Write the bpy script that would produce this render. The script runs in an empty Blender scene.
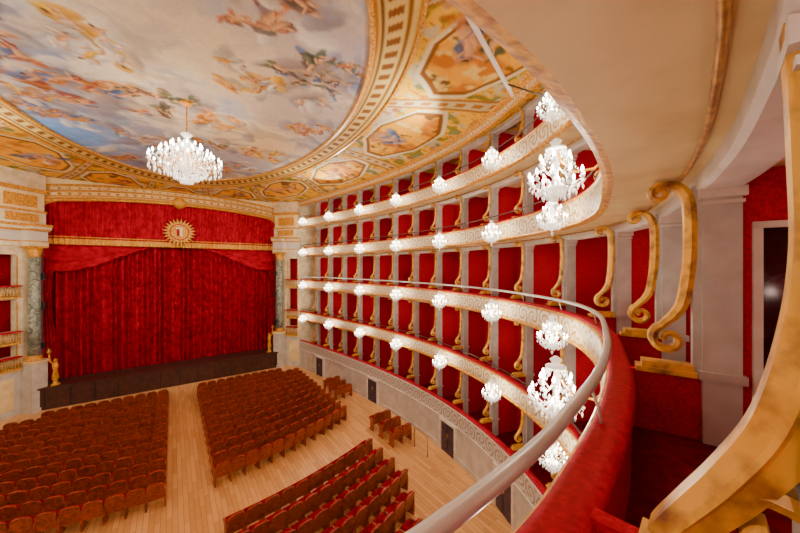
import bpy, math, random
import numpy as np
from mathutils import Vector
random.seed(7)
X0=0.43; FL=-8.6; CEIL=5.55
scene=bpy.context.scene
# ---------------------------------------------------------------- materials
def s2l(c):
    return tuple(((v/255)/12.92 if v/255<=0.04045 else (((v/255)+0.055)/1.055)**2.4) for v in c)
class NT:
    def __init__(s,name):
        s.m=bpy.data.materials.new(name); s.m.use_nodes=True
        s.t=s.m.node_tree; s.b=s.t.nodes['Principled BSDF']
    def n(s,typ,**kw):
        nd=s.t.nodes.new(typ)
        for k,v in kw.items():
            if k.startswith('i_'): nd.inputs[k[2:]].default_value=v
            else: setattr(nd,k,v)
        return nd
    def l(s,a,b): s.t.links.new(a,b)
    def math(s,op,a,b=None,c=None):
        nd=s.n('ShaderNodeMath',operation=op)
        for i,v in enumerate((a,b,c)):
            if v is None: continue
            if isinstance(v,(int,float)): nd.inputs[i].default_value=v
            else: s.l(v,nd.inputs[i])
        return nd.outputs[0]
    def mix(s,f,a,b):
        nd=s.n('ShaderNodeMix',data_type='RGBA')
        if isinstance(f,(int,float)): nd.inputs[0].default_value=f
        else: s.l(f,nd.inputs[0])
        for i,v in ((6,a),(7,b)):
            if isinstance(v,tuple): nd.inputs[i].default_value=(*v[:3],1)
            else: s.l(v,nd.inputs[i])
        return nd.outputs[2]
    def noise(s,scale,detail=3,vec=None,dist=0.0):
        nd=s.n('ShaderNodeTexNoise'); nd.inputs['Scale'].default_value=scale; nd.inputs['Detail'].default_value=detail
        nd.inputs['Distortion'].default_value=dist
        if vec is None:
            tc=s.n('ShaderNodeTexCoord'); vec=tc.outputs['Object']
        s.l(vec,nd.inputs['Vector']); return nd.outputs[0]
    def ramp(s,f,p0,p1):
        nd=s.n('ShaderNodeMapRange'); nd.inputs[1].default_value=p0; nd.inputs[2].default_value=p1; s.l(f,nd.inputs[0]); return nd.outputs[0]
    def bump(s,h,st=0.3,d=0.02):
        nd=s.n('ShaderNodeBump'); nd.inputs['Strength'].default_value=st; nd.inputs['Distance'].default_value=d
        s.l(h,nd.inputs['Height']); s.l(nd.outputs[0],s.b.inputs['Normal'])
def mat(name,c1,c2=None,rough=.6,metal=0,scale=6,bump=0.0,spec=.5,p=(.35,.65),detail=4,dist=0.0):
    t=NT(name); c1=s2l(c1); c2=s2l(c2) if c2 else tuple(v*.8 for v in c1)
    n=t.noise(scale,detail,dist=dist); f=t.ramp(n,*p)
    t.l(t.mix(f,c1,c2),t.b.inputs['Base Color'])
    t.b.inputs['Roughness'].default_value=rough; t.b.inputs['Metallic'].default_value=metal
    t.b.inputs['Specular IOR Level'].default_value=spec
    if bump: t.bump(n,bump)
    return t.m
M={}
M['velvet']=mat('velvet_red',(186,0,40),(154,0,30),.7,scale=22,spec=.15)
M['wallred']=mat('wall_damask_red',(200,2,40),(164,0,30),.8,scale=34,spec=.1)
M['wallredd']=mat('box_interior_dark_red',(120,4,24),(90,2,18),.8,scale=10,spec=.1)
M['cream']=mat('cream_plaster',(240,224,188),(216,194,148),.6,scale=3)
M['beige']=mat('aged_plaster',(246,222,162),(214,178,108),.55,scale=1.8,p=(.42,.85),detail=9)
M['grey']=mat('grey_painted_wood',(204,198,194),(186,178,172),.5,scale=4)
M['beam']=mat('white_painted_beam',(236,228,218),(216,206,194),.5,scale=3)
M['gold']=mat('gilded_wood',(246,180,34),(176,106,14),.38,metal=.1,scale=14,bump=.25)
M['goldn']=mat('gilded_scroll_aged',(240,180,52),(132,76,22),.4,metal=.1,scale=6,bump=.4,detail=9,p=(.46,.7))
M['rail']=mat('steel_handrail',(206,204,202),(190,188,186),.3,metal=.2,scale=3)
M['iron']=mat('dark_iron',(70,60,55),None,.45,metal=.5)
M['seatwood']=mat('seat_wood',(178,78,30),(120,44,15),.4,scale=5,dist=1.5)
M['seatred']=mat('seat_velvet',(176,2,30),(134,0,18),.8,scale=8,spec=.1)
M['stagewood']=mat('stage_wood',(80,38,26),(54,24,16),.5,scale=4)
M['marble']=mat('green_marble',(176,178,160),(78,92,80),.3,scale=3.0,detail=10,dist=2.0)
M['greystone']=mat('grey_wall_plaster',(214,208,198),(192,184,172),.6,scale=2)
M['dark']=mat('dark_doorway_paint',(84,62,76),(56,40,50),.6)  # dark of open doorways painted onto flat door panels
M['mirror']=mat('standin_mirror_glass',(60,44,46),(40,30,32),.12,metal=.6)
M['black']=mat('black_fixture',(24,22,22),None,.5)
M['curtain']=mat('curtain_red',(184,0,36),(146,0,24),.8,scale=3,spec=.1)
M['curtaind']=mat('curtain_deep_red',(172,0,36),(124,0,22),.8,scale=3,spec=.1)
M['brass']=mat('brass_moulding',(214,160,70),(150,100,36),.35,metal=.3,scale=10)
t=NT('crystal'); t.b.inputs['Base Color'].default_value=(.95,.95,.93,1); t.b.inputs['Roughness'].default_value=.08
t.b.inputs['Emission Color'].default_value=(1,.86,.66,1); t.b.inputs['Emission Strength'].default_value=.8; t.m.cycles.emission_sampling='NONE'; M['crystal']=t.m  # emission stands in for chandelier light caught in the crystals
t=NT('lit_bulb'); t.b.inputs['Emission Color'].default_value=(1,.88,.7,1); t.b.inputs['Emission Strength'].default_value=40; t.m.cycles.emission_sampling='NONE'; M['bulb']=t.m
# parapet fascia with scrollwork
def fascia(name,base,base2,line,cell,v0,cellh):
    t=NT(name); uv=t.n('ShaderNodeUVMap',uv_map='UVMap'); sx=t.n('ShaderNodeSeparateXYZ'); t.l(uv.outputs[0],sx.inputs[0])
    u=t.math('DIVIDE',sx.outputs[0],cell); fu=t.math('SUBTRACT',t.math('FRACT',u),.5); fu=t.math('MULTIPLY',fu,cell/cellh)
    par=t.math('SUBTRACT',t.math('MULTIPLY',t.math('FLOOR',t.math('MODULO',t.math('ADD',u,2000.),2.)),2.),1.)
    fv=t.math('MULTIPLY',t.math('DIVIDE',t.math('SUBTRACT',sx.outputs[1],v0),cellh),par)
    r=t.math('SQRT',t.math('ADD',t.math('MULTIPLY',fu,fu),t.math('MULTIPLY',fv,fv)))
    a=t.math('ARCTAN2',fv,fu)
    w=t.math('SINE',t.math('ADD',t.math('MULTIPLY',r,19.),t.math('MULTIPLY',a,2.)))
    ns=t.noise(9,4,vec=uv.outputs[0]); w=t.math('ADD',w,t.math('MULTIPLY',t.math('SUBTRACT',ns,.5),3.))
    f=t.ramp(w,.1,.7)
    n2=t.noise(1.5,3,vec=uv.outputs[0])
    b=t.mix(n2,s2l(base),s2l(base2)); t.l(t.mix(t.math('MULTIPLY',f,.8),b,s2l(line)),t.b.inputs['Base Color'])
    t.b.inputs['Roughness'].default_value=.5; t.bump(f,.4,.02); return t.m
M['fascia']=fascia('parapet_stucco',(246,232,196),(232,210,162),(166,124,64),.55,-.36,.5)
M['frieze']=fascia('frieze_scrollwork',(222,214,202),(206,196,182),(134,120,106),.6,-.36,.55)
# wood floor
t=NT('parquet'); tc=t.n('ShaderNodeTexCoord'); mp=t.n('ShaderNodeMapping'); mp.inputs['Rotation'].default_value=(0,0,math.pi/2); t.l(tc.outputs['Object'],mp.inputs[0])
br=t.n('ShaderNodeTexBrick'); t.l(mp.outputs[0],br.inputs[0]); br.inputs['Scale'].default_value=1; br.inputs['Brick Width'].default_value=1.1; br.inputs['Row Height'].default_value=.16
br.inputs['Mortar Size'].default_value=.005; br.inputs['Color1'].default_value=(*s2l((240,186,120)),1); br.inputs['Color2'].default_value=(*s2l((216,154,88)),1); br.inputs['Mortar'].default_value=(*s2l((150,98,56)),1)
t.l(br.outputs[0],t.b.inputs['Base Color']); t.b.inputs['Roughness'].default_value=.32; M['floor']=t.m
t=NT('ceiling_fresco'); at=t.n('ShaderNodeAttribute',attribute_name='paint'); n=t.noise(10,8); f=t.ramp(n,.35,.7)
t.l(t.mix(t.math('MULTIPLY',f,.16),at.outputs[0],(.2,.16,.12)),t.b.inputs['Base Color']); t.b.inputs['Roughness'].default_value=.8; t.b.inputs['Specular IOR Level'].default_value=.1; M['fresco']=t.m
# ---------------------------------------------------------------- hall curve
ctrl=[(-1.37,.82),(-.77,.73),(0,.69),(.77,.73),(1.37,.82),(2.55,1.08),(3.93,1.55),(5.97,2.5),(7.45,3.9),(8.85,6.5),(9.7,9.5),(10.05,13),(9.9,17),(9.4,21),(8.75,25),(8.45,26.7),(8.1,28.6)]
def cr(pts,n=24):
    out=[]
    for i in range(1,len(pts)-2):
        p0,p1,p2,p3=[np.array(p,float) for p in pts[i-1:i+3]]
        for k in range(n):
            q=k/n
            out.append(.5*((2*p1)+(-p0+p2)*q+(2*p0-5*p1+4*p2-p3)*q*q+(-p0+3*p1-3*p2+p3)*q**3))
    out.append(np.array(pts[-2],float)); return np.array(out)
c=cr(ctrl[1:]); 
seg=np.linalg.norm(np.diff(c,axis=0),axis=1); S=np.concatenate([[0],np.cumsum(seg)]); L=float(S[-1])
def P(s):
    a=abs(s); x=np.interp(a,S,c[:,0]); y=np.interp(a,S,c[:,1]); return (x if s>=0 else -x),y
def fr(s):
    h=.25; a=P(min(s+h,L)); b=P(max(s-h,-L)); tx,ty=a[0]-b[0],a[1]-b[1]; l=math.hypot(tx,ty); tx/=l;ty/=l
    p=P(s); return (p[0]+X0,p[1]),(tx,ty),(ty,-tx)
def loc(F,o,t,z):
    p,T,N=F; return (p[0]+T[0]*t+N[0]*o,p[1]+T[1]*t+N[1]*o,z)
# ---------------------------------------------------------------- mesh builder
class MB:
    def __init__(s,mats): s.v=[];s.f=[];s.mi=[];s.sm=[];s.uv=[];s.mats=mats
    def m(s,k): return s.mats.index(k)
    def add(s,v,f,mk,sm=False,uv=None):
        b=len(s.v); s.v+=[tuple(q) for q in v]; s.uv+= uv if uv else [(0,0)]*len(v)
        i=s.m(mk)
        for q in f: s.f.append([b+k for k in q]); s.mi.append(i); s.sm.append(sm)
    def box(s,c,d,mk,rz=0):
        ca,sa=math.cos(rz),math.sin(rz); v=[]
        for z in(-.5,.5):
            for x,y in((-.5,-.5),(.5,-.5),(.5,.5),(-.5,.5)):
                X,Y=x*d[0],y*d[1]; v.append((c[0]+X*ca-Y*sa,c[1]+X*sa+Y*ca,c[2]+z*d[2]))
        s.add(v,[(3,2,1,0),(4,5,6,7),(0,1,5,4),(1,2,6,5),(2,3,7,6),(3,0,4,7)],mk)
    def lbox(s,F,o0,o1,t0,t1,z0,z1,mk):
        v=[loc(F,o,t,z) for z in(z0,z1) for o,t in((o0,t0),(o1,t0),(o1,t1),(o0,t1))]
        s.add(v,[(3,2,1,0),(4,5,6,7),(0,1,5,4),(1,2,6,5),(2,3,7,6),(3,0,4,7)],mk)
    def prism(s,F,out,t0,t1,mk):
        n=len(out); v=[loc(F,o,t0,z) for o,z in out]+[loc(F,o,t1,z) for o,z in out]
        s.add(v,[tuple(range(n)),tuple(range(2*n-1,n-1,-1))]+[(i,i+n,(i+1)%n+n,(i+1)%n) for i in range(n)],mk)
    def ribbon(s,F,path,w,t0,t1,mk,bev=.18):
        n=len(path); A=[];B=[]
        for i in range(n):
            a=path[max(i-1,0)];b=path[min(i+1,n-1)]; dx,dz=b[0]-a[0],b[1]-a[1]; l=math.hypot(dx,dz) or 1
            nx,nz=-dz/l,dx/l; A.append((path[i][0]+nx*w[i]/2,path[i][1]+nz*w[i]/2)); B.append((path[i][0]-nx*w[i]/2,path[i][1]-nz*w[i]/2))
        v=[]; tm=(t1-t0)*bev
        for i in range(n):
            m_=path[i]
            v+=[loc(F,*[A[i][0],t0+tm,A[i][1]]),loc(F,m_[0],t0,m_[1]),loc(F,B[i][0],t0+tm,B[i][1]),loc(F,B[i][0],t1-tm,B[i][1]),loc(F,m_[0],t1,m_[1]),loc(F,A[i][0],t1-tm,A[i][1])]
        f=[]
        for i in range(n-1):
            for k in range(6): f.append((i*6+k,i*6+(k+1)%6,(i+1)*6+(k+1)%6,(i+1)*6+k))
        f+= [tuple(range(6)),tuple(range((n-1)*6+5,(n-1)*6-1,-1))]
        s.add(v,f,mk)
    def sweep(s,prof,mk,s0=None,s1=None,ds=.22,closed=False,sm=False,vz=0,caps=False):
        s0=-L if s0 is None else s0; s1=L if s1 is None else s1
        n=max(2,int((s1-s0)/ds)+1); m=len(prof); v=[];uv=[]
        for i in range(n):
            q=s0+(s1-s0)*i/(n-1); F=fr(q)
            for o,z in prof: v.append(loc(F,o,0,z)); uv.append((q,z-vz))
        mm=m if closed else m-1
        if isinstance(mk,str): mk=[mk]*mm
        b=len(s.v); s.v+=v; s.uv+=uv
        for i in range(n-1):
            for k in range(mm):
                s.f.append([b+i*m+k,b+i*m+(k+1)%m,b+(i+1)*m+(k+1)%m,b+(i+1)*m+k]); s.mi.append(s.m(mk[k])); s.sm.append(sm)
        if caps:
            s.f.append([b+k for k in range(m)]); s.mi.append(s.m(mk[0])); s.sm.append(False)
            s.f.append([b+(n-1)*m+k for k in range(m)]); s.mi.append(s.m(mk[0])); s.sm.append(False)
    def lathe(s,c,prof,mk,seg=16,sm=True):
        v=[];n=len(prof)
        for r,z in prof:
            for k in range(seg):
                a=2*math.pi*k/seg; v.append((c[0]+r*math.cos(a),c[1]+r*math.sin(a),c[2]+z))
        f=[(i*seg+k,i*seg+(k+1)%seg,(i+1)*seg+(k+1)%seg,(i+1)*seg+k) for i in range(n-1) for k in range(seg)]
        f+=[tuple(range(seg-1,-1,-1)),tuple((n-1)*seg+k for k in range(seg))]
        s.add(v,f,mk,sm)
    def tube(s,pts,r,mk,seg=6):
        pts=[Vector(p) for p in pts]; v=[];n=len(pts)
        for i in range(n):
            d=(pts[min(i+1,n-1)]-pts[max(i-1,0)]).normalized(); a=d.cross(Vector((0,0,1)))
            if a.length<.05: a=d.cross(Vector((1,0,0)))
            a.normalize(); b=d.cross(a); rr=r[i] if isinstance(r,(list,tuple)) else r
            for k in range(seg):
                q=2*math.pi*k/seg; v.append(pts[i]+a*rr*math.cos(q)+b*rr*math.sin(q))
        f=[(i*seg+k,i*seg+(k+1)%seg,(i+1)*seg+(k+1)%seg,(i+1)*seg+k) for i in range(n-1) for k in range(seg)]
        f+=[tuple(range(seg-1,-1,-1)),tuple((n-1)*seg+k for k in range(seg))]
        s.add(v,f,mk,True)
    def octa(s,c,r,h,mk):
        x,y,z=c; s.add([(x+r,y,z),(x,y+r,z),(x-r,y,z),(x,y-r,z),(x,y,z+h*.5),(x,y,z-h)],[(0,1,4),(1,2,4),(2,3,4),(3,0,4),(1,0,5),(2,1,5),(3,2,5),(0,3,5)],mk)
    def mesh(s,name):
        me=bpy.data.meshes.new(name); me.from_pydata(s.v,[],s.f)
        for k in s.mats: me.materials.append(M[k])
        me.polygons.foreach_set('material_index',s.mi); me.polygons.foreach_set('use_smooth',s.sm)
        uvl=me.uv_layers.new(name='UVMap'); li=np.empty(len(me.loops),int); me.loops.foreach_get('vertex_index',li)
        uvl.data.foreach_set('uv',np.array(s.uv,float)[li].ravel()); me.update(); return me
    def obj(s,name,parent=None):
        o=bpy.data.objects.new(name,s.mesh(name)); scene.collection.objects.link(o)
        if parent: o.parent=parent
        return o
def empty(name,loc_=(0,0,0)):
    e=bpy.data.objects.new(name,None); e.location=loc_; scene.collection.objects.link(e); return e
def place(name,me,loc_,rz=0):
    o=bpy.data.objects.new(name,me); o.location=loc_; o.rotation_euler=(0,0,rz); scene.collection.objects.link(o); return o
def plight(name,loc_,w,col=(1,.83,.62),r=.12):
    ld=bpy.data.lights.new(name,'POINT'); ld.energy=w; ld.color=col; ld.shadow_soft_size=r; o=bpy.data.objects.new(name,ld); o.location=loc_; scene.collection.objects.link(o); return o
# ---------------------------------------------------------------- floor
mb=MB(['floor']); mb.add([(-14,-3,FL),(14,-3,FL),(14,31,FL),(-14,31,FL)],[(0,1,2,3)],'floor'); mb.obj('floor')
# ---------------------------------------------------------------- tiers
part=[1.07,3.66]
while part[-1]+1.95<L-.8: part.append(part[-1]+1.9)
chs=part[1::2]
tiers=[(-6.3,-4.52),(-3.8,-1.82),(-1.1,.9),(1.62,3.33),(4.05,CEIL)]
def spiral(cx,cz,a0,a1,r0,r1,n=18):
    return [(cx+(r0+(r1-r0)*i/n)*math.cos(math.radians(a0+(a1-a0)*i/n)),cz+(r0+(r1-r0)*i/n)*math.sin(math.radians(a0+(a1-a0)*i/n))) for i in range(n+1)]
def scroll_path(z0,z1):
    top=spiral(.40,z1-.14,540,90,.025,.085)
    st=[(.30,z1-.06),top[-1],(.52,z1-.07),(.61,z1-.18),(.64,z1-.4),(.635,(z0+z1)/2+.1),(.59,z0+.66),(.52,z0+.5),(.45,z0+.42),(.4,z0+.3)]
    st=[tuple(p) for p in cr(st,6)]
    bot=spiral(.47,z0+.25,110,560,.145,.03,22)
    p=top[:-1]+st[:-1]+bot; n=len(p)
    w=[]
    for i in range(n):
        if i<len(top): w.append(.03+.035*i/len(top))
        elif i<len(top)+len(st)-1: w.append(.065+.035*math.sin(math.pi*(i-len(top))/len(st)))
        else: w.append(.08-.04*(i-len(top)-len(st))/len(bot))
    return p,w
for ti,(zt,zc) in enumerate(tiers):
    e=empty('balcony_tier')
    mb=MB(['fascia','gold','velvet','beige','wallredd','frieze','cream'])
    if ti>0:
        mb.sweep([(.02,zt-.05),(-.07,zt-.06),(-.09,zt-.09),(-.06,zt-.13)],'gold')
        mb.sweep([(-.06,zt-.13),(-.085,zt-.22),(-.09,zt-.36),(-.08,zt-.5),(-.05,zt-.59)],'fascia',sm=True,vz=zt)
        mb.sweep([(-.05,zt-.59),(-.10,zt-.62),(-.10,zt-.67),(-.05,zt-.7),(0,zt-.72)],'gold')
        mb.sweep([(0,zt-.72),(.6,zt-.72),(2.0,zt-.72)],'beige')
    mb.sweep([(.15,zt-.05),(.15,zt-.62)],'velvet')
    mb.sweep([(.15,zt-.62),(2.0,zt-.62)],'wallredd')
    mb.obj('parapet',e)
    mb=MB(['velvet']); mb.sweep([(-.03,zt-.085),(-.05,zt-.05),(-.04,zt-.015),(.0,zt),(.12,zt),(.165,zt-.015),(.18,zt-.05),(.16,zt-.09)],'velvet',closed=True,sm=True,caps=True); mb.obj('velvet_cushion',e)
    r=.037 if ti==2 else .018; hr=.25 if ti==2 else .2
    if ti>0:
        mb=MB(['rail','iron']); k='rail' if ti==2 else 'iron'
        mb.sweep([(-.05+r*math.cos(a*math.pi/5),zt+hr+r*math.sin(a*math.pi/5)) for a in range(10)],k,closed=True,sm=True,caps=True)
        for sgn in(-1,1):
            for pp in part:
                F=fr(sgn*(pp+.95 if pp<L-1 else pp)); mb.tube([loc(F,.02,0,zt-.01),loc(F,.0,0,zt+.1),loc(F,-.05,0,zt+hr)],.011,k)
        mb.obj('handrail',e)
    mb=MB(['wallred','wallredd','beam','brass','cream']); 
    mb.sweep([(2.0,zt-.62),(2.0,zc)],'wallred')
    mb.sweep([(.68,zc-.0),(.68,zc-.13),(.72,zc-.16),(.98,zc-.16),(1.02,zc-.13),(1.02,zc)],'beam')
    mb.sweep([(.56+.02*math.cos(a*math.pi/4),zc-.025+.02*math.sin(a*math.pi/4)) for a in range(8)],'brass',closed=True,sm=True)
    for sg in(-1,1):
        F=fr(sg*L); mb.lbox(F,.0,2.0,-.06,.06,zt-.62,zc,'cream')
    mb.obj('back_wall',e)
    mb=MB(['grey','goldn','gold','wallred','beam','mirror'])
    pth,w=scroll_path(zt+.1,zc)
    for sg in(-1,1):
        for pi_,pp in enumerate(part):
            F=fr(sg*pp)
            mb.lbox(F,.97,2.0,-.045,.045,zt-.62,zc,'wallred')
            mb.lbox(F,.15,.92,-.04,.04,zt-.62,zt-.0,'wallred')
            mb.lbox(F,.72,.99,-.09,.09,zt-.62,zc-.16,'grey')
            mb.lbox(F,.69,1.02,-.12,.12,zc-.24,zc-.15,'beam'); mb.lbox(F,.705,1.005,-.105,.105,zc-.30,zc-.27,'beam')
            mb.lbox(F,.69,1.02,-.12,.12,zt-.0,zt+.08,'grey')
            if pi_==0:
                # broad carved partition end beside the central box
                cp=[(.72,zc+.1),(.735,zc),(.755,zt+1.8),(.775,zt+1.45),(.785,zt+1.15),(.76,zt+.87),(.695,zt+.58),(.59,zt+.36),(.48,zt+.18),(.40,zt+.05),(.36,zt-.05)]
                if zc-zt<1.7: cp=[(.7,zc+.1),(.72,zc),(.74,zt+1.2),(.75,zt+1.0),(.73,zt+.75),(.67,zt+.5),(.57,zt+.33),(.45,zt+.18),(.36,zt+.04),(.3,zt-.05)]
                st=[tuple(p) for p in cr(cp,7)]; n=len(st)
                mb.ribbon(F,st,[.11+.05*math.sin(math.pi*i/n)for i in range(n)],-.07,.07,'goldn',.12)
                inn=[(q[0]-.006,q[1]) for q in st]; mb.ribbon(F,inn,[.05+.025*math.sin(math.pi*i/n)for i in range(n)],-.088,.088,'goldn',.3)
                sp=spiral(.68,zt+.2,150,-240,.17,.04,22); mb.ribbon(F,sp,[.07-.03*i/23 for i in range(23)],-.06,.06,'goldn')
                mb.lbox(F,.32,.98,-.08,.08,zt,zt+.03,'goldn'); mb.lbox(F,.80,.83,-.05,.05,zt+.05,zc-.1,'grey')
                continue
            if pi_==1:
                # invented framed mirror standing in for a blurred dark shape, facing central box
                zz=min(zt+1.45,zc-.35)
                a_,b_=(-.07,-.045) if sg>0 else (.045,.07)
                mb.lbox(F,1.1,1.75,a_,b_,zt-.3,zz,'mirror')
                for o0,o1,z0,z1 in((1.06,1.12,zt-.34,zz+.04),(1.73,1.79,zt-.34,zz+.04),(1.06,1.79,zz,zz+.06),(1.06,1.79,zt-.36,zt-.3)): mb.lbox(F,o0,o1,a_*1.25 if sg>0 else a_,b_ if sg>0 else b_*1.25,z0,z1,'beam')
            k_=1 if pi_<4 else .8
            mb.ribbon(F,pth,[q*k_ for q in w],-.075*k_,.075*k_,'goldn')
            mb.lbox(F,.2,.68,-.1,.1,zt,zt+.05,'goldn')
            mb.lbox(F,.25,.66,-.08,.08,zt+.05,zt+.11,'goldn')
            mb.lbox(F,.655,.73,-.045,.045,zt+.05,zc-.1,'grey')
    mb.obj('partitions',e)
    # small sconces on the box back walls
    mb=MB(['brass','bulb'])
    for sg in(-1,1):
        for i,pp in enumerate(part[:-1]):
            F=fr(sg*(pp+.95)); p=loc(F,1.86,0,zt+ (.75 if ti<4 else .7)); mb.tube([loc(F,2.0,0,p[2]-.1),(p[0],p[1],p[2]-.08),(p[0],p[1],p[2]-.02)],.015,'brass'); mb.lathe(p,[(.01,-.04),(.035,0),(.035,.04),(.01,.08)],'bulb',8)
            if i%2==(ti%2) and ti>0:
                lo=plight('box_lamp_and_fill',loc(F,1.6,0,p[2]+.1),6,(1,.78,.6),.06); lo.parent=e
    mb.obj('box_sconces',e)
# lower wall
mb=MB(['greystone','frieze','gold','beam','velvet'])
mb.sweep([(.0,-6.36),(-.06,-6.38),(-.06,-6.44),(-.02,-6.47)],'beam')
mb.sweep([(-.02,-6.47),(-.02,-7.05)],'frieze',vz=-6.4)
mb.sweep([(-.02,-7.05),(-.06,-7.07),(-.06,-7.11),(0,-7.14),(0,-8.4),(-.04,-8.42),(-.04,FL)],'greystone')
mb.obj('wall_parterre')
def find_s(Y):
    return float(min(np.linspace(3,L,900),key=lambda q:abs(P(q)[1]-Y)))
di=0
for Y in(6.5,10.2,17.0,23.5):
    for sg in(1,-1):
        di+=1; F=fr(sg*find_s(Y)); mb=MB(['dark','beam','gold','wallredd'])
        mb.lbox(F,-.07,.02,-.5,.5,FL,-7.15,'dark')
        for t0 in(-.62,.5): mb.lbox(F,-.13,.02,t0,t0+.12,FL,-7.08,'beam')
        mb.lbox(F,-.13,.02,-.5,.5,-7.2,-7.08,'beam')
        mb.lbox(F,-.1,-.07,-.42,-.04,FL+.1,-7.3,'dark'); mb.lbox(F,-.1,-.07,.04,.42,FL+.1,-7.3,'dark')
        mb.lbox(F,-.14,-.1,-.06,-.03,-7.8,-7.65,'gold')
        mb.obj('door_%d'%di)
mb=MB(['gold','cream','fascia'])
mb.sweep([(.1,5.2),(-.1,5.2),(-.14,5.25),(-.1,5.3)],'gold'); mb.sweep([(-.1,5.3),(-.1,5.46)],'fascia',vz=5.7)
mb.sweep([(-.1,5.46),(-.3,5.5),(-.34,5.56),(-.3,5.62)],'gold'); mb.obj('trim_1')
# ---------------------------------------------------------------- fresco ceiling
def vn(x,y,sc,seed):
    g=np.random.RandomState(seed).rand(128,128); x=x/sc+50; y=y/sc+50; xi=np.floor(x).astype(int); yi=np.floor(y).astype(int); fx=x-xi; fy=y-yi
    fx=fx*fx*(3-2*fx); fy=fy*fy*(3-2*fy); G=lambda a,b:g[a%128,b%128]
    return (G(xi,yi)*(1-fx)+G(xi+1,yi)*fx)*(1-fy)+(G(xi,yi+1)*(1-fx)+G(xi+1,yi+1)*fx)*fy
def fbm(x,y,sc,seed,o=4):
    r=0;a=.5;tot=0
    for i in range(o): r=r+a*vn(x,y,sc/2**i,seed+i); tot+=a; a*=.6
    return r/tot
DX=.05
us=np.arange(-12.6,12.61,DX); ys=np.arange(-1.8,30.01,DX); U,Y=np.meshgrid(us,ys); nu,ny=len(us),len(ys)
def C(*c): return np.array(s2l(c))
def sm(a,b,x):
    q=np.clip((x-a)/(b-a),0,1); return q*q*(3-2*q)
def lerp(A,Bc,f): return A*(1-f[...,None])+Bc*f[...,None]
wx=U+2.2*(fbm(U,Y,2.2,11)-.5); wy=Y+2.2*(fbm(U,Y,2.2,31)-.5)
n1=fbm(wx,wy,2.6,51,6); n2=fbm(wx,wy,2.0,71,6); n3=fbm(wx,wy,3.4,91,5); n4=fbm(wx,wy,1.4,111,4)
col=np.zeros(U.shape+(3,))+C(176,174,182)
col=lerp(col,C(236,224,200),sm(.45,.6,n1)); col=lerp(col,C(132,144,176),sm(.5,.64,n2)*.85); col=lerp(col,C(222,190,156),sm(.52,.66,n3)*.55); col=lerp(col,C(140,122,118),sm(.56,.7,n4)*.6)
bl=np.exp(-(((U+4.6)/2.6)**2+((Y-20)/2.8)**2)); bl2=np.exp(-(((U+3.6)/1.5)**2+((Y-9)/4)**2)); col=lerp(col,C(112,158,212),np.clip(bl*1.2+bl2*.3,0,.85)*sm(.35,.5,n2+.08))
col=lerp(col,C(244,226,172),np.exp(-(((U-.3)/2.4)**2+((Y-11)/3)**2))*.4*sm(.3,.6,n1+.1))
col=lerp(col,C(224,180,100),np.exp(-(((U-3.2)/1.6)**2+((Y-17)/3)**2))*.5)
col=lerp(col,C(212,196,176),np.clip(fbm(U,Y,.35,511,3)-.35,0,1)*.5)
def ell(cx,cy,a,b,ang,colr,al=1.0):
    global col
    R=max(a,b)*1.3; i0=max(0,int((cx-R+12.6)/DX)); i1=min(nu,int((cx+R+12.6)/DX)+2); j0=max(0,int((cy-R+1.8)/DX)); j1=min(ny,int((cy+R+1.8)/DX)+2)
    if i1<=i0 or j1<=j0: return
    u=wxx[j0:j1,i0:i1]-cx; y=wyy[j0:j1,i0:i1]-cy; ca,sa=math.cos(ang),math.sin(ang)
    p=(u*ca+y*sa)/a; q=(-u*sa+y*ca)/b; d=np.sqrt(p*p+q*q); f=(1-sm(.7,1.15,d))*al
    sh=np.clip(.9+.45*q,.4,1.4)[...,None]; col[j0:j1,i0:i1]=col[j0:j1,i0:i1]*(1-f[...,None])+(np.array(colr)*sh)*f[...,None]
wxx=U+.28*(fbm(U,Y,.4,611,3)-.5); wyy=Y+.28*(fbm(U,Y,.4,641,3)-.5)
skin=C(218,168,126); cols={'s':[skin,C(200,140,104)],'r':[C(158,70,50),C(190,110,66)],'b':[C(72,98,136),C(104,128,164)],'g':[C(70,88,68),C(102,108,78)],'o':[C(214,148,62),C(176,106,48)],'w':[C(236,228,212),C(205,198,190)],'d':[C(84,68,64),C(112,86,72)],'y':[C(234,190,84),C(214,160,60)]}
def figure(cx,cy,sc,ang,dr):
    ca,sa=math.cos(ang),math.sin(ang); T=lambda x,y:(cx+(x*ca-y*sa)*sc,cy+(x*sa+y*ca)*sc)
    r=random.Random(int((cx*37+cy*91)*100)); dc=[c_ for k in dr for c_ in cols[k]]
    for _ in range(4):
        x,y=T(r.uniform(-.5,.5),r.uniform(-.25,.25)); ell(x,y,r.uniform(.25,.5)*sc,r.uniform(.12,.24)*sc,ang+r.uniform(-.7,.7),r.choice(dc),.85)
    x,y=T(0,0); ell(x,y,.26*sc,.13*sc,ang,skin); x,y=T(.34,.03); ell(x,y,.09*sc,.08*sc,ang,C(206,144,106)); x,y=T(.38,.06); ell(x,y,.07*sc,.05*sc,ang,C(96,66,48))
    for a,b,an in((.2,.2,.9),(.22,-.2,-.8),(-.35,.12,.3),(-.38,-.12,-.35)):
        x,y=T(a,b); ell(x,y,.2*sc,.055*sc,ang+an+r.uniform(-.5,.5),skin)
    for _ in range(2):
        x,y=T(r.uniform(-.5,.1),r.uniform(-.2,.2)); ell(x,y,r.uniform(.2,.35)*sc,r.uniform(.06,.12)*sc,ang+r.uniform(-.5,.5),r.choice(dc),.9)
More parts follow.
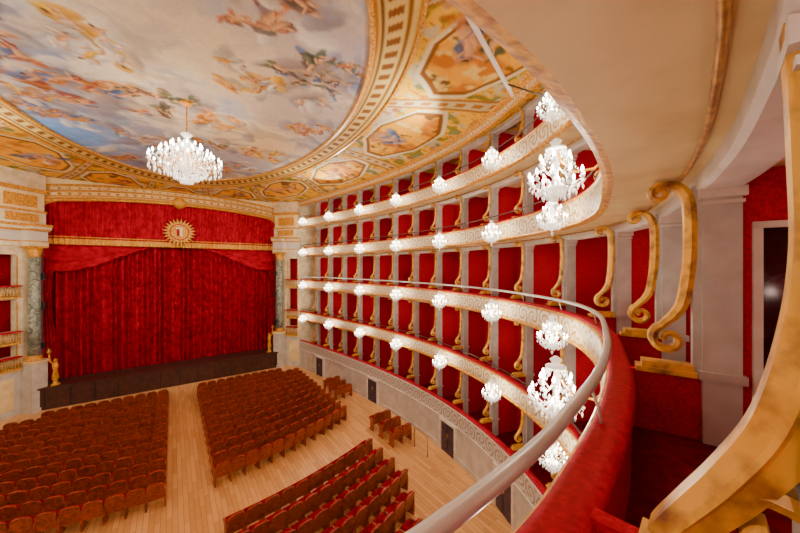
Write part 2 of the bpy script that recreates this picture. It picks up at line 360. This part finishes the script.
G=[(1.3,7.6,3,['r','s','d'],2.2),(.6,7.2,1,['g','s'],1.2),(-2.8,11.7,5,['w','w','y'],2.3),(-4,14.4,5,['b','o','r'],2.4),(-2.6,15.2,6,['o','r','s','b'],2.6),(-.7,14.7,5,['d','g'],2.0),(1.8,11.1,4,['o','w','y'],1.8),(3.3,9.4,6,['g','b','d'],2.2),(4.1,8.6,3,['g','r'],1.4),(1.5,15.2,4,['o','s','y'],1.8),(4.4,13.4,4,['o','r','s'],1.7),(3.6,17.6,5,['o','s','y'],1.9),(-4.2,18,5,['o','b'],1.9),(-1.5,19,5,['s','b','w'],2.0),(1.5,21,4,['r','s','o'],2.0),(-3.2,9.8,3,['w','s','b'],1.6),(3.9,11,2,['s','w'],1.2),(-4.4,12,3,['s','r','b'],1.5),(0,23.6,4,['o','s'],1.8),(-3,22.3,4,['r','o','y'],1.8),(2.9,20.4,3,['b','s'],1.5),(0,5.6,3,['g','s'],1.6),(-2.6,6.8,3,['o','w'],1.6),(1.2,18,3,['g','o'],1.4),(-4.6,16.4,3,['y','r'],1.2)]
for (cx,cy,n,dr,sz) in G:
    for k in range(8): ell(cx+random.uniform(-1,1)*sz*.65,cy+random.uniform(-1,1)*sz*.55,random.uniform(.35,.8)*sz*.6,random.uniform(.2,.4)*sz*.55,random.uniform(0,3),C(*random.choice([(140,134,146),(240,230,208),(176,150,130),(214,196,168),(156,140,134)])),.6)
    for k in range(int(n*1.5)): figure(cx+random.uniform(-.5,.5)*sz,cy+random.uniform(-.5,.5)*sz*.8,random.uniform(.5,.8)*sz*.62,random.uniform(0,6.28),dr)
inner=col.copy()
E=np.sqrt((U/5.55)**2+((Y-14.5)/10.3)**2); PH=np.arctan2((Y-14.5)/10.3,U/5.55)
aw=np.abs(np.sin(7*fbm(wx*1.3,wy*1.3,1.1,201,3)*3.14)); orn=sm(.0,.35,aw)
fld=np.zeros_like(col)+C(242,190,60); fld=lerp(fld,C(164,104,30),(1-orn)*.85); fld=lerp(fld,C(206,200,176),sm(.52,.62,fbm(U,Y,.7,301,3))*.8); fld=lerp(fld,C(80,104,58),sm(.58,.68,fbm(U,Y,.5,331,2))*.75); fld=lerp(fld,C(180,92,36),sm(.62,.7,fbm(U,Y,.45,351,2))*.6)
NS=14; sec=(PH/(2*math.pi)*NS)%1-.5; secw=np.abs(sec)
ax_=secw/.37; ay_=np.abs((E-1.44)/.2); dist=np.maximum((ax_**3.2+ay_**3.2)**(1/3.2),(ax_+ay_)*.74)
yel=np.zeros_like(col)+C(250,182,20); yel=lerp(yel,C(206,128,18),sm(.45,.65,fbm(U,Y,.9,401,3))); yel=lerp(yel,C(244,206,130),sm(.58,.68,fbm(U,Y,.6,431,3))); yel=lerp(yel,C(120,84,50),sm(.64,.74,fbm(U,Y,.5,461,3)))
fld=lerp(fld,C(238,222,180),1-sm(1.14,1.18,dist)); fld=lerp(fld,C(140,88,28),1-sm(1.04,1.07,dist)); fld=lerp(fld,yel,1-sm(.94,.97,dist))
rib=1-sm(.05,.06,np.abs(secw-.5)); fld=lerp(fld,C(214,198,160),rib*.9); fld=lerp(fld,C(176,116,32),(1-sm(.008,.014,np.abs(np.abs(secw-.5)-.05)))); fld=lerp(fld,C(180,116,44),(1-sm(.015,.025,np.abs(secw-.5)))*sm(.3,.5,np.sin(E*70)*.5+.5))
col=fld
for k in range(NS):
    a=(k+.5)/NS*2*math.pi
    for j in range(3):
        ee=1.44+random.uniform(-.08,.08); aa=a+random.uniform(-.08,.08); figure(5.55*ee*math.cos(aa),14.5+10.3*ee*math.sin(aa),random.uniform(.9,1.3),random.uniform(0,6.28),random.choice([['o','r'],['s','w'],['b','s'],['g','s']]))
def band(e0,e1,c_):
    global col
    f=sm(e0-.004,e0+.004,E)*(1-sm(e1-.004,e1+.004,E)); col=lerp(col,c_,f)
rose=(np.sin(PH*110)*.5+.5)
band(1.0,1.16,C(228,196,126)); band(1.0,1.022,C(190,128,30)); band(1.03,1.042,C(120,76,30)); 
f=sm(1.05,1.055,E)*(1-sm(1.1,1.105,E))*sm(.4,.6,rose); col=lerp(col,C(134,84,30),f); band(1.115,1.13,C(140,92,34)); band(1.15,1.17,C(200,138,36))
col=lerp(inner,col,sm(.995,1.003,E))
Dm=((U/9.9)**2+((Y-14.3)/13.4)**2); Z=CEIL+.55*np.clip(1-Dm,0,1)**.8
g_=col.mean(-1,keepdims=True); col=np.clip(g_+(col-g_)*1.18,0.005,1)*.94
me=bpy.data.meshes.new('ceiling'); nv=nu*ny; idx=np.arange(nv).reshape(ny,nu)
q=np.stack([idx[:-1,:-1],idx[1:,:-1],idx[1:,1:],idx[:-1,1:]],-1).reshape(-1,4)
me.vertices.add(nv); me.vertices.foreach_set('co',np.stack([U+X0,Y,Z],-1).ravel()); me.loops.add(q.size); me.loops.foreach_set('vertex_index',q.ravel()); me.polygons.add(len(q)); me.polygons.foreach_set('loop_start',np.arange(0,q.size,4)); me.update(calc_edges=True); me.validate()
ca=me.color_attributes.new('paint','FLOAT_COLOR','POINT'); ca.data.foreach_set('color',np.concatenate([col,np.ones(U.shape+(1,))],-1).ravel()); me.materials.append(M['fresco'])
me.polygons.foreach_set('use_smooth',[True]*len(q))
o=bpy.data.objects.new('ceiling',me); scene.collection.objects.link(o)
def oval(e,w,h,mk,name):
    mb=MB([mk]); n=160; v=[]
    for i in range(n):
        a=2*math.pi*i/n
        for de,dz in((-w,0.02),(-w*.6,-h),(w*.6,-h),(w,.02)):
            u=(5.55+0)*e*math.cos(a); y=10.3*e*math.sin(a); l=math.hypot(math.cos(a)/5.55,math.sin(a)/10.3); nx,nyy=math.cos(a)/5.55/l,math.sin(a)/10.3/l
            u+=nx*de; y+=nyy*de; dm=((u/9.9)**2+((y+.2)/13.4)**2); z=CEIL+.55*max(0,1-dm)**.8
            v.append((u+X0,y+14.5,z+dz))
    f=[(i*4+k,i*4+k+1,((i+1)%n)*4+k+1,((i+1)%n)*4+k) for i in range(n) for k in range(3)]
    mb.add(v,f,mk); mb.obj(name)
oval(1.0,.09,.07,'gold','trim_2'); oval(1.165,.06,.05,'gold','trim_3')
# ---------------------------------------------------------------- stage
SY=28.6; HW=7.0; SZ=-7.25
def arch(u):
    a=min(1,abs(u)/HW); return 4.0+.55*(1-a**2.2)
mb=MB(['cream','gold','beige']); n=60
v=[]
for i in range(n+1):
    u=-HW+2*HW*i/n; v+=[(X0+u,SY-.2,arch(u)),(X0+u,SY-.2,5.54)]
f=[(2*i,2*i+2,2*i+3,2*i+1) for i in range(n)]; mb.add(v,f,'beige')
for r,off,dy,mk in((.1,.05,-.25,'gold'),(.05,.3,-.22,'gold'),(.07,.62,-.25,'gold'),(.035,.18,-.22,'gold'),(.08,.95,-.3,'gold')):
    mb.tube([(X0-HW+2*HW*i/n,SY+dy,arch(-HW+2*HW*i/n)+off) for i in range(n+1)],r,mk,8)
for i in range(30):
    u=-6.6+13.2*i/29; mb.octa((X0+u,SY-.24,arch(u)+.46),.13,.12,'gold'); mb.octa((X0+u,SY-.24,arch(u)+.8),.09,.09,'gold')
for sg in(-1,1):
    vv=[(X0+sg*HW,SY-.18,4.05),(X0+sg*HW,SY-.18,3.2)]+[(X0+sg*(HW-.8+.8*math.cos(a)),SY-.18,3.2+.85*math.sin(a)) for a in [math.pi/2*k/8 for k in range(1,9)]]
    mb.add(vv,[tuple(range(len(vv)))],'gold')
mb.lathe((X0,SY-.3,4.55),[(.05,-.3),(.3,-.15),(.42,.1),(.35,.4),(.15,.55),(.02,.6)],'gold',12)
mb.box((X0-10,SY,-1.53),(6.0,.2,14.1),'cream'); mb.box((X0+10,SY,-1.53),(6.0,.2,14.1),'cream')
mb.obj('wall_stage')
mb=MB(['stagewood','black']); mb.box((X0,28.85,(FL+SZ-.02)/2),(13.8,2.5,SZ-.02-FL),'stagewood'); mb.box((X0,27.56,SZ-.06),(13.8,.1,.1),'stagewood')
for i in range(13): mb.box((X0-6.6+1.1*i,27.58,-7.98),(.05,.04,1.1),'black')
mb.obj('stage_platform')
def cloth(name,u0,u1,zb,zt_,y,amp,folds,mk,nz=10,seed=1,hem=None):
    mb=MB([mk,'gold'] if hem else [mk]); nx=int(folds*10); v=[]; r=random.Random(seed); ph=[r.uniform(-1.2,1.2) for _ in range(int(folds)+3)]
    for j in range(nz+1):
        q=j/nz
        for i in range(nx+1):
            p=i/nx; u=u0+(u1-u0)*p; a=p*folds; k=int(a); pp=ph[k]*(1-(a-k))+ph[k+1]*(a-k)
            b=zb(u) if callable(zb) else zb; tt=zt_(u) if callable(zt_) else zt_
            v.append((X0+u,y+amp*math.sin(2*math.pi*a+pp*1.5)*(1+.3*pp),b+(tt-b)*q))
    f=[(j*(nx+1)+i,j*(nx+1)+i+1,(j+1)*(nx+1)+i+1,(j+1)*(nx+1)+i) for j in range(nz) for i in range(nx)]
    mb.add(v,f,mk,True)
    if hem:
        for z0,z1 in hem:
            b=[]
            for i in range(nx+1):
                b.append((v[i][0],v[i][1]-.03,z0+ .03*(i%2))); b.append((v[i][0],v[i][1]-.03,z1))
            mb.add(b,[(2*i,2*i+2,2*i+3,2*i+1) for i in range(nx)],'gold',True)
    return mb.obj(name)
cloth('stage_curtain',-HW+.02,HW-.02,SZ+.02,2.2,29.2,.14,40,'curtaind',3)
cloth('stage_valance',-HW+.02,HW-.02,1.5,lambda u:arch(u)+.1,28.58,.05,60,'curtain',4,5,hem=[(1.40,1.78),(1.86,1.93)])
for sg in(-1,1):
    mb=MB(['curtain']); nx,nz=40,28; v=[]
    for j in range(nz+1):
        q=j/nz
        for i in range(nx+1):
            p=i/nx; u=sg*((HW-.05)*(1-.86*p)); low=-.2+1.8*p**1.3-.5*math.sin(math.pi*min(1,p*1.4))*(1-p)
            z=1.9+(low-1.9)*q; yy=28.84-.08*math.sin(q*math.pi*7)*(1-.4*p)-.04*math.sin(p*50+q*6)
            v.append((X0+u,yy,z))
    mb.add(v,[(j*(nx+1)+i,j*(nx+1)+i+1,(j+1)*(nx+1)+i+1,(j+1)*(nx+1)+i) for j in range(nz) for i in range(nx)],'curtain',True)
    v=[]
    for j in range(13):
        q=j/12; w=.55*(1-.35*math.sin(math.pi*min(1,q*1.6)))
        for i in range(25):
            p=i/24; v.append((X0+sg*(HW-.05-w*p),28.8-.07*math.sin(p*22),.5-7.7*q))
    mb.add(v,[(j*25+i,j*25+i+1,(j+1)*25+i+1,(j+1)*25+i) for j in range(12) for i in range(24)],'curtain',True)
    mb.obj('curtain_swag')
# sunburst emblem
mb=MB(['gold','cream','velvet']); n=24; vv=[]; ZE=2.55
for i in range(2*n):
    a=math.pi*i/n; r=1.02 if i%2 else .68; vv.append((X0+r*math.cos(a),28.32,ZE+r*math.sin(a)))
vb=[(x,28.42,z) for x,_,z in vv]; k=2*n
mb.add(vv+vb,[tuple(range(k)),tuple(range(2*k-1,k-1,-1))]+[(i,(i+1)%k,(i+1)%k+k,i+k) for i in range(k)],'gold')
for r,y,mk in((.6,28.29,'velvet'),(.54,28.27,'gold')):
    mb.add([(X0+r*math.cos(2*math.pi*i/32),y,ZE+r*math.sin(2*math.pi*i/32)) for i in range(32)],[tuple(range(32))],mk)
mb.box((X0-.08,28.25,ZE-.05),(.16,.03,.5),'velvet'); mb.box((X0+.1,28.25,ZE-.05),(.16,.03,.5),'cream'); mb.box((X0,28.24,ZE+.28),(.44,.03,.1),'cream'); mb.obj('sunburst_emblem')
# proscenium piers
for sg in(1,-1):
    A=(X0+sg*8.45,26.78); B=(X0+sg*7.04,28.42); l=math.hypot(B[0]-A[0],B[1]-A[1]); T=((B[0]-A[0])/l,(B[1]-A[1])/l)
    N=(T[1],-T[0]) 
    if N[1]<0: N=(-N[0],-N[1])
    F=(A,T,N)
    mb=MB(['greystone','cream','gold','wallred','velvet','beige','marble','frieze','brass'])
    mb.lbox(F,0,.35,-.05,l,FL,-6.0,'greystone'); mb.lbox(F,-.06,.3,-.05,l,-6.1,-5.95,'beige'); mb.lbox(F,-.04,0,.1,1.0,FL+.4,-6.4,'beige'); mb.lbox(F,-.04,0,-.05,l,FL,FL+.25,'greystone')
    mb.lbox(F,.9,1.0,-.05,1.6,-6,5.5,'wallred')
    mb.lbox(F,0,.35,-.05,.2,-6,1.2,'cream'); mb.lbox(F,0,.35,1.15,l,-6,1.2,'cream')
    for z0,z1 in((-6,-5.2),(-4.5,-3.75),(-1.9,-1.1),(.7,1.2)):
        mb.lbox(F,0,.35,.2,1.15,z0,z1,'cream')
    for z in(-5.2,-3.75,-1.1):
        mb.lbox(F,-.28,.05,.12,1.23,z-.06,z+.02,'velvet'); mb.lbox(F,-.25,.0,.15,1.2,z-.72,z-.62,'gold')
        for k in range(8): 
            p=loc(F,-.2,.2+k*.136,z-.62); mb.lathe(p,[(.03,0),(.05,.15),(.025,.3),(.035,.56)],'brass',8)
        mb.lbox(F,-.03,0,.17,.22,z,z+1.7,'gold'); mb.lbox(F,-.03,0,1.13,1.18,z,z+1.7,'gold')
    cpt=loc(F,-.34,1.72,0)
    mb.lbox(F,-.72,.0,1.34,2.1,FL,-5.7,'greystone'); mb.lbox(F,-.77,.0,1.29,2.15,-5.75,-5.6,'beige'); mb.lbox(F,-.77,.0,1.29,2.15,FL,FL+.2,'greystone')
    mb.lathe(cpt,[(.36,-5.6),(.36,-5.5),(.3,-5.42),(.33,-5.36),(.28,-5.3)],'gold',20)
    mb.lathe(cpt,[(.27,-5.3),(.27,-3),(.24,.55)],'marble',20)
    mb.lathe(cpt,[(.24,.55),(.28,.6),(.25,.64),(.3,.8),(.36,1.0),(.3,1.02),(.4,1.15)],'gold',16)
    mb.lbox(F,-.74,-.0,1.3,2.14,1.12,1.22,'gold')
    for o_,z0,z1,mk in((-.7,1.2,1.45,'cream'),(-.74,1.45,1.52,'gold'),(-.66,1.52,2.1,'frieze'),(-.8,2.1,2.2,'gold'),(-.92,2.2,2.36,'cream'),(-1.0,2.36,2.5,'gold')):
        mb.lbox(F,o_,.35,1.2,l,z0,z1,mk); mb.lbox(F,o_+.5,.35,-.05,1.25,z0,z1,mk)
    mb.lbox(F,-.5,.35,-.05,l,2.5,3.2,'cream'); mb.lbox(F,-.6,.35,-.05,l,3.2,3.32,'gold'); mb.lbox(F,-.4,.35,-.05,l,3.32,4.4,'beige'); mb.lbox(F,-.62,.35,-.05,l,4.4,4.6,'gold'); mb.lbox(F,-.5,.35,-.05,l,4.6,5.52,'cream')
    mb.lbox(F,-.53,-.5,.3,1.8,2.62,3.1,'gold'); mb.lbox(F,-.43,-.4,.3,1.8,3.5,4.2,'gold')
    mb.obj('proscenium_pier')
    mb=MB(['gold','brass']); c0=(X0+sg*6.2,27.8,SZ)
    mb.lathe(c0,[(.2,0),(.22,.08),(.12,.14),(.1,.3),(.16,.45),(.13,.7),(.09,.9),(.12,1.05),(.15,1.2),(.1,1.35),(.05,1.42)],'gold',14)
    mb.lathe((c0[0],c0[1],c0[2]+1.5),[(.02,-.1),(.09,-.05),(.1,.02),(.06,.1),(.01,.12)],'gold',12)
    mb.tube([(c0[0],c0[1],c0[2]+1.2),(c0[0]+.2*sg,c0[1]-.1,c0[2]+1.5),(c0[0]+.25*sg,c0[1]-.1,c0[2]+1.95)],.04,'gold'); mb.lathe((c0[0]+.25*sg,c0[1]-.1,c0[2]+1.95),[(.03,0),(.1,.1),(.12,.15),(.02,.35)],'brass',10)
    mb.obj('gilded_torch_statue')
    mb=MB(['black']); 
    for z in(-4.8,-2.4,-.6): mb.box((X0+sg*6.8,28.2,z),(.18,.25,.4),'black'); mb.tube([(X0+sg*6.8,28.3,z),(X0+sg*7.02,28.4,z)],.03,'black')
    mb.obj('stage_box_light')  # black box lights beside the stage opening, modelled as plain unlit boxes
# ---------------------------------------------------------------- seats
def side(mb,F,t,z0):
    out=[(-.1,0),(.34,0),(.3,.06),(.2,.1),(.22,.5),(.36,.56),(.36,.62),(-.1,.64),(-.12,.3)]
    mb.prism((F[0],F[1],F[2]),[(o_,z0+z) for o_,z in out],t-.022,t+.022,'seatwood')
def seat(mb,x,y,rz,z0=FL):
    F=((x,y),(math.cos(rz),math.sin(rz)),(-math.sin(rz),math.cos(rz)))
    w=.245
    top=[(-w,.82),(-w*.8,.885),(-w*.4,.915),(0,.92),(w*.4,.915),(w*.8,.885),(w,.82)]
    out=[(-w,.3)]+top+[(w,.3)]
    def slab(out,o0,o1,mk):
        n=len(out); lean=lambda z:-(z-.3)*.22
        v=[loc(F,o0+lean(z),t,z0+z) for t,z in out]+[loc(F,o1+lean(z),t,z0+z) for t,z in out]
        mb.add(v,[tuple(range(n)),tuple(range(2*n-1,n-1,-1))]+[(i,i+n,(i+1)%n+n,(i+1)%n) for i in range(n)],mk)
    slab(out,-.035,.01,'seatwood')
    slab([(t*.94,z-.01 if z>.5 else z+.12) for t,z in out],.01,.07,'seatred')
    v=[loc(F,o_,t,z0+z) for t in(-.22,.22) for o_,z in((.10,.36),(.2,.33),(.40,.58),(.30,.66))]
    mb.add(v,[(0,1,2,3),(7,6,5,4),(0,4,5,1),(2,6,7,3),(3,7,4,0)],'seatred'); mb.add(v,[(1,5,6,2)],'seatwood')
    side(mb,F,-.27,z0)
def row(uu,Yc,k):
    mb=MB(['seatwood','seatred'])
    for i,u in enumerate(uu):
        seat(mb,X0+u,Yc+.5*k*u*u,math.atan(k*u))
    u=uu[-1]; rz=math.atan(k*u); F=((X0+u,Yc+.5*k*u*u),(math.cos(rz),math.sin(rz)),(-math.sin(rz),math.cos(rz))); side(mb,F,.27,FL)
    mb.obj('theatre_seat_row')
for i in range(13):
    Yc=24.5-.87*i; k=.067*i/12
    ns=12 if i>0 else 10
    row([1.18+.54*j for j in range(ns)],Yc,k); row(sorted([-.9-.54*j for j in range(ns)]),Yc,k)
for i in range(8):
    Yc=10.9-.87*i; ns=[11,11,11,11,10,9,8,7][i]
    row([1.18+.54*j for j in range(ns)],Yc,.055); row(sorted([-.9-.54*j for j in range(ns)]),Yc,.055)
for sg in(1,-1):
    for Yc in(20.4,19.5,18.6,14.0,13.1,12.2):
        uu=[8.35,8.9] if Yc>18 else [8.3,8.85]
        row(sorted([sg*u for u in uu]),Yc,.0)
mb=MB(['brass']); mb.tube([(9.3,10.6,FL),(9.3,10.6,-7.7),(9.35,11.6,-7.7),(9.35,11.6,FL)],.025,'brass'); mb.obj('stair_handrail')
# ---------------------------------------------------------------- chandeliers
def wall_ch():
    mb=MB(['gold','crystal','bulb'])
    mb.tube([(0,.52,.1),(0,.4,-.02),(0,.2,-.02),(0,.05,.15),(0,0,.36)],.016,'gold')
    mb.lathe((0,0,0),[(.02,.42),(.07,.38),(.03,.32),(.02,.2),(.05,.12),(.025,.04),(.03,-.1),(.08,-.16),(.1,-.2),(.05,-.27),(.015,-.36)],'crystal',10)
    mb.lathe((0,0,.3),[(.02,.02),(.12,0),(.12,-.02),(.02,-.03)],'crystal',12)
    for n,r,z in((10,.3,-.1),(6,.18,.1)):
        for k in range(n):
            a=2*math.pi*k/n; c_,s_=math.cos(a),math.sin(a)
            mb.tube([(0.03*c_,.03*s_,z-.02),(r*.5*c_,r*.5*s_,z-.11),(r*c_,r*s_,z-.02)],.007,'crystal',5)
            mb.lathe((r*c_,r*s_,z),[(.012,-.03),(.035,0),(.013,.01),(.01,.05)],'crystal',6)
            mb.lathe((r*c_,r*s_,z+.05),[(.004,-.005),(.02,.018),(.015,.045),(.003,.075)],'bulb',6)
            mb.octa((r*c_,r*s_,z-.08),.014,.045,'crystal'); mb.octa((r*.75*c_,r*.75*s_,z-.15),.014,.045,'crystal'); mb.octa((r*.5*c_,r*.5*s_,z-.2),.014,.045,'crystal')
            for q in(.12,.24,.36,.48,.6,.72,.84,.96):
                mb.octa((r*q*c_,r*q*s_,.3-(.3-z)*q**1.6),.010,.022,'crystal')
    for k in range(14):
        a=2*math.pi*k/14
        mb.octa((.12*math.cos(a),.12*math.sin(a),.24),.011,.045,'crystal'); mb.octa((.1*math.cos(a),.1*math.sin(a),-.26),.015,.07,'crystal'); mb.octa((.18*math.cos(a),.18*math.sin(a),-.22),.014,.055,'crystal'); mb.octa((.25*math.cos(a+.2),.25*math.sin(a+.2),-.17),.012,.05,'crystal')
    mb.octa((0,0,-.4),.03,.07,'crystal')
    return mb.mesh('wall_chandelier')
wc=wall_ch()
for zt,dz in((-3.8,.42),(-1.1,.42),(1.62,.47),(4.05,.4)):
    for sg in (1,-1):
        for pp in chs:
            F=fr(sg*pp); p=loc(F,-.58,0,zt-dz); o=place('wall_chandelier',wc,p,math.atan2(-F[2][0],F[2][1]))
            lo=plight('lamp_glow',(0,0,.05),95,(1,.87,.69),.1); lo.parent=o
mb=MB(['gold','crystal','bulb'])
mb.tube([(0,0,2.1),(0,0,.9)],.03,'gold'); mb.lathe((0,0,2.05),[(.05,-.1),(.18,0),(.2,.08)],'gold',16)
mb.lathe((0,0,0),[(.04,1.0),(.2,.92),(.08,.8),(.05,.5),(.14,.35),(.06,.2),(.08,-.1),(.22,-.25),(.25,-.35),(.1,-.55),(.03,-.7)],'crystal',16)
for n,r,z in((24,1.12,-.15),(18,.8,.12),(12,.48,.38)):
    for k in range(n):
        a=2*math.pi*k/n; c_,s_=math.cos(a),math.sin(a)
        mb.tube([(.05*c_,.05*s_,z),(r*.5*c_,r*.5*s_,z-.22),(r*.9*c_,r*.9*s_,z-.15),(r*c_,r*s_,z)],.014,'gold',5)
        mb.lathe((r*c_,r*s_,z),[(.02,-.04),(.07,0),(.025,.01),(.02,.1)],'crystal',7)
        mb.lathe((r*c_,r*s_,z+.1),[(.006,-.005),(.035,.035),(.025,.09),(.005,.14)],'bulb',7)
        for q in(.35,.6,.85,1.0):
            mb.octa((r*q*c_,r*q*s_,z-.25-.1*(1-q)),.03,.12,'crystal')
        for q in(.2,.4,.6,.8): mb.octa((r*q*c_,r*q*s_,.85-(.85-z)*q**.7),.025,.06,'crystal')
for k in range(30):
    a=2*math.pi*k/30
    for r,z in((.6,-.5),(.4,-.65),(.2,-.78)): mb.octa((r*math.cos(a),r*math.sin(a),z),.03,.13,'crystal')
me=mb.mesh('crystal_chandelier'); cc=place('crystal_chandelier',me,(X0,14.0,3.97)); lo=plight('lamp_glow',(0,0,-.1),600,(1,.88,.72),.5); lo.parent=cc
# lighting pipe
mb=MB(['beam','iron']); mb.tube([(2.2,3.05,4.4),(3.8,3.55,4.4),(7.07,4.75,4.4)],.05,'beam',10)
for sx,(x,y) in((3.0,(2.9,3.27)),(6.8,(6.5,4.53))):
    s_=min(np.linspace(0,12,400),key=lambda q:(fr(q)[0][0]-x)**2+(fr(q)[0][1]-y)**2); p=loc(fr(s_),-.1,0,3.9); mb.tube([(x,y,4.4),p],.02,'iron')
mb.obj('lighting_pipe')
# ---------------------------------------------------------------- lights
def spot(loc_,tgt,w,ang=70,col=(1,.92,.82),r=.1):
    ld=bpy.data.lights.new('fill_spot','SPOT'); ld.energy=w; ld.color=col; ld.spot_size=math.radians(ang); ld.spot_blend=.8; ld.shadow_soft_size=r
    o=bpy.data.objects.new('fill_spot',ld); o.location=loc_; o.rotation_euler=(Vector(tgt)-Vector(loc_)).to_track_quat('-Z','Y').to_euler(); scene.collection.objects.link(o)
spot((X0-7.5,17,4.9),(X0+1,28.6,-1),2500,60); spot((X0+7.5,17,4.9),(X0-1,28.6,-1),2500,60)  # added fill to brighten the curtain, no fixtures modelled
for x,y in((-7,8),(7.5,8),(-8,19),(8.5,19)): spot((X0+x,y,4.2),(X0,14.5,6.3),1050,150,(1,.97,.93))  # added upward fill for the fresco, not real house lamps
plight('box_lamp_and_fill',(0.2,-.75,.55),30,(1,.87,.7),.12)  # added fill behind the camera for the near box, no fixture there
# ---------------------------------------------------------------- camera / world
w=bpy.data.worlds.new('World'); scene.world=w; w.use_nodes=True; w.node_tree.nodes['Background'].inputs[0].default_value=(.9,.8,.7,1); w.node_tree.nodes['Background'].inputs[1].default_value=.05
cd=bpy.data.cameras.new('camera'); cd.lens=14.0; cd.sensor_width=36; cd.clip_start=.02; co=bpy.data.objects.new('camera',cd); co.location=(0,0,0); co.rotation_euler=(math.pi/2,0,-math.radians(36.2)); scene.collection.objects.link(co); scene.camera=co
print('L',L,'parts',len(part), scene.view_settings.view_transform)
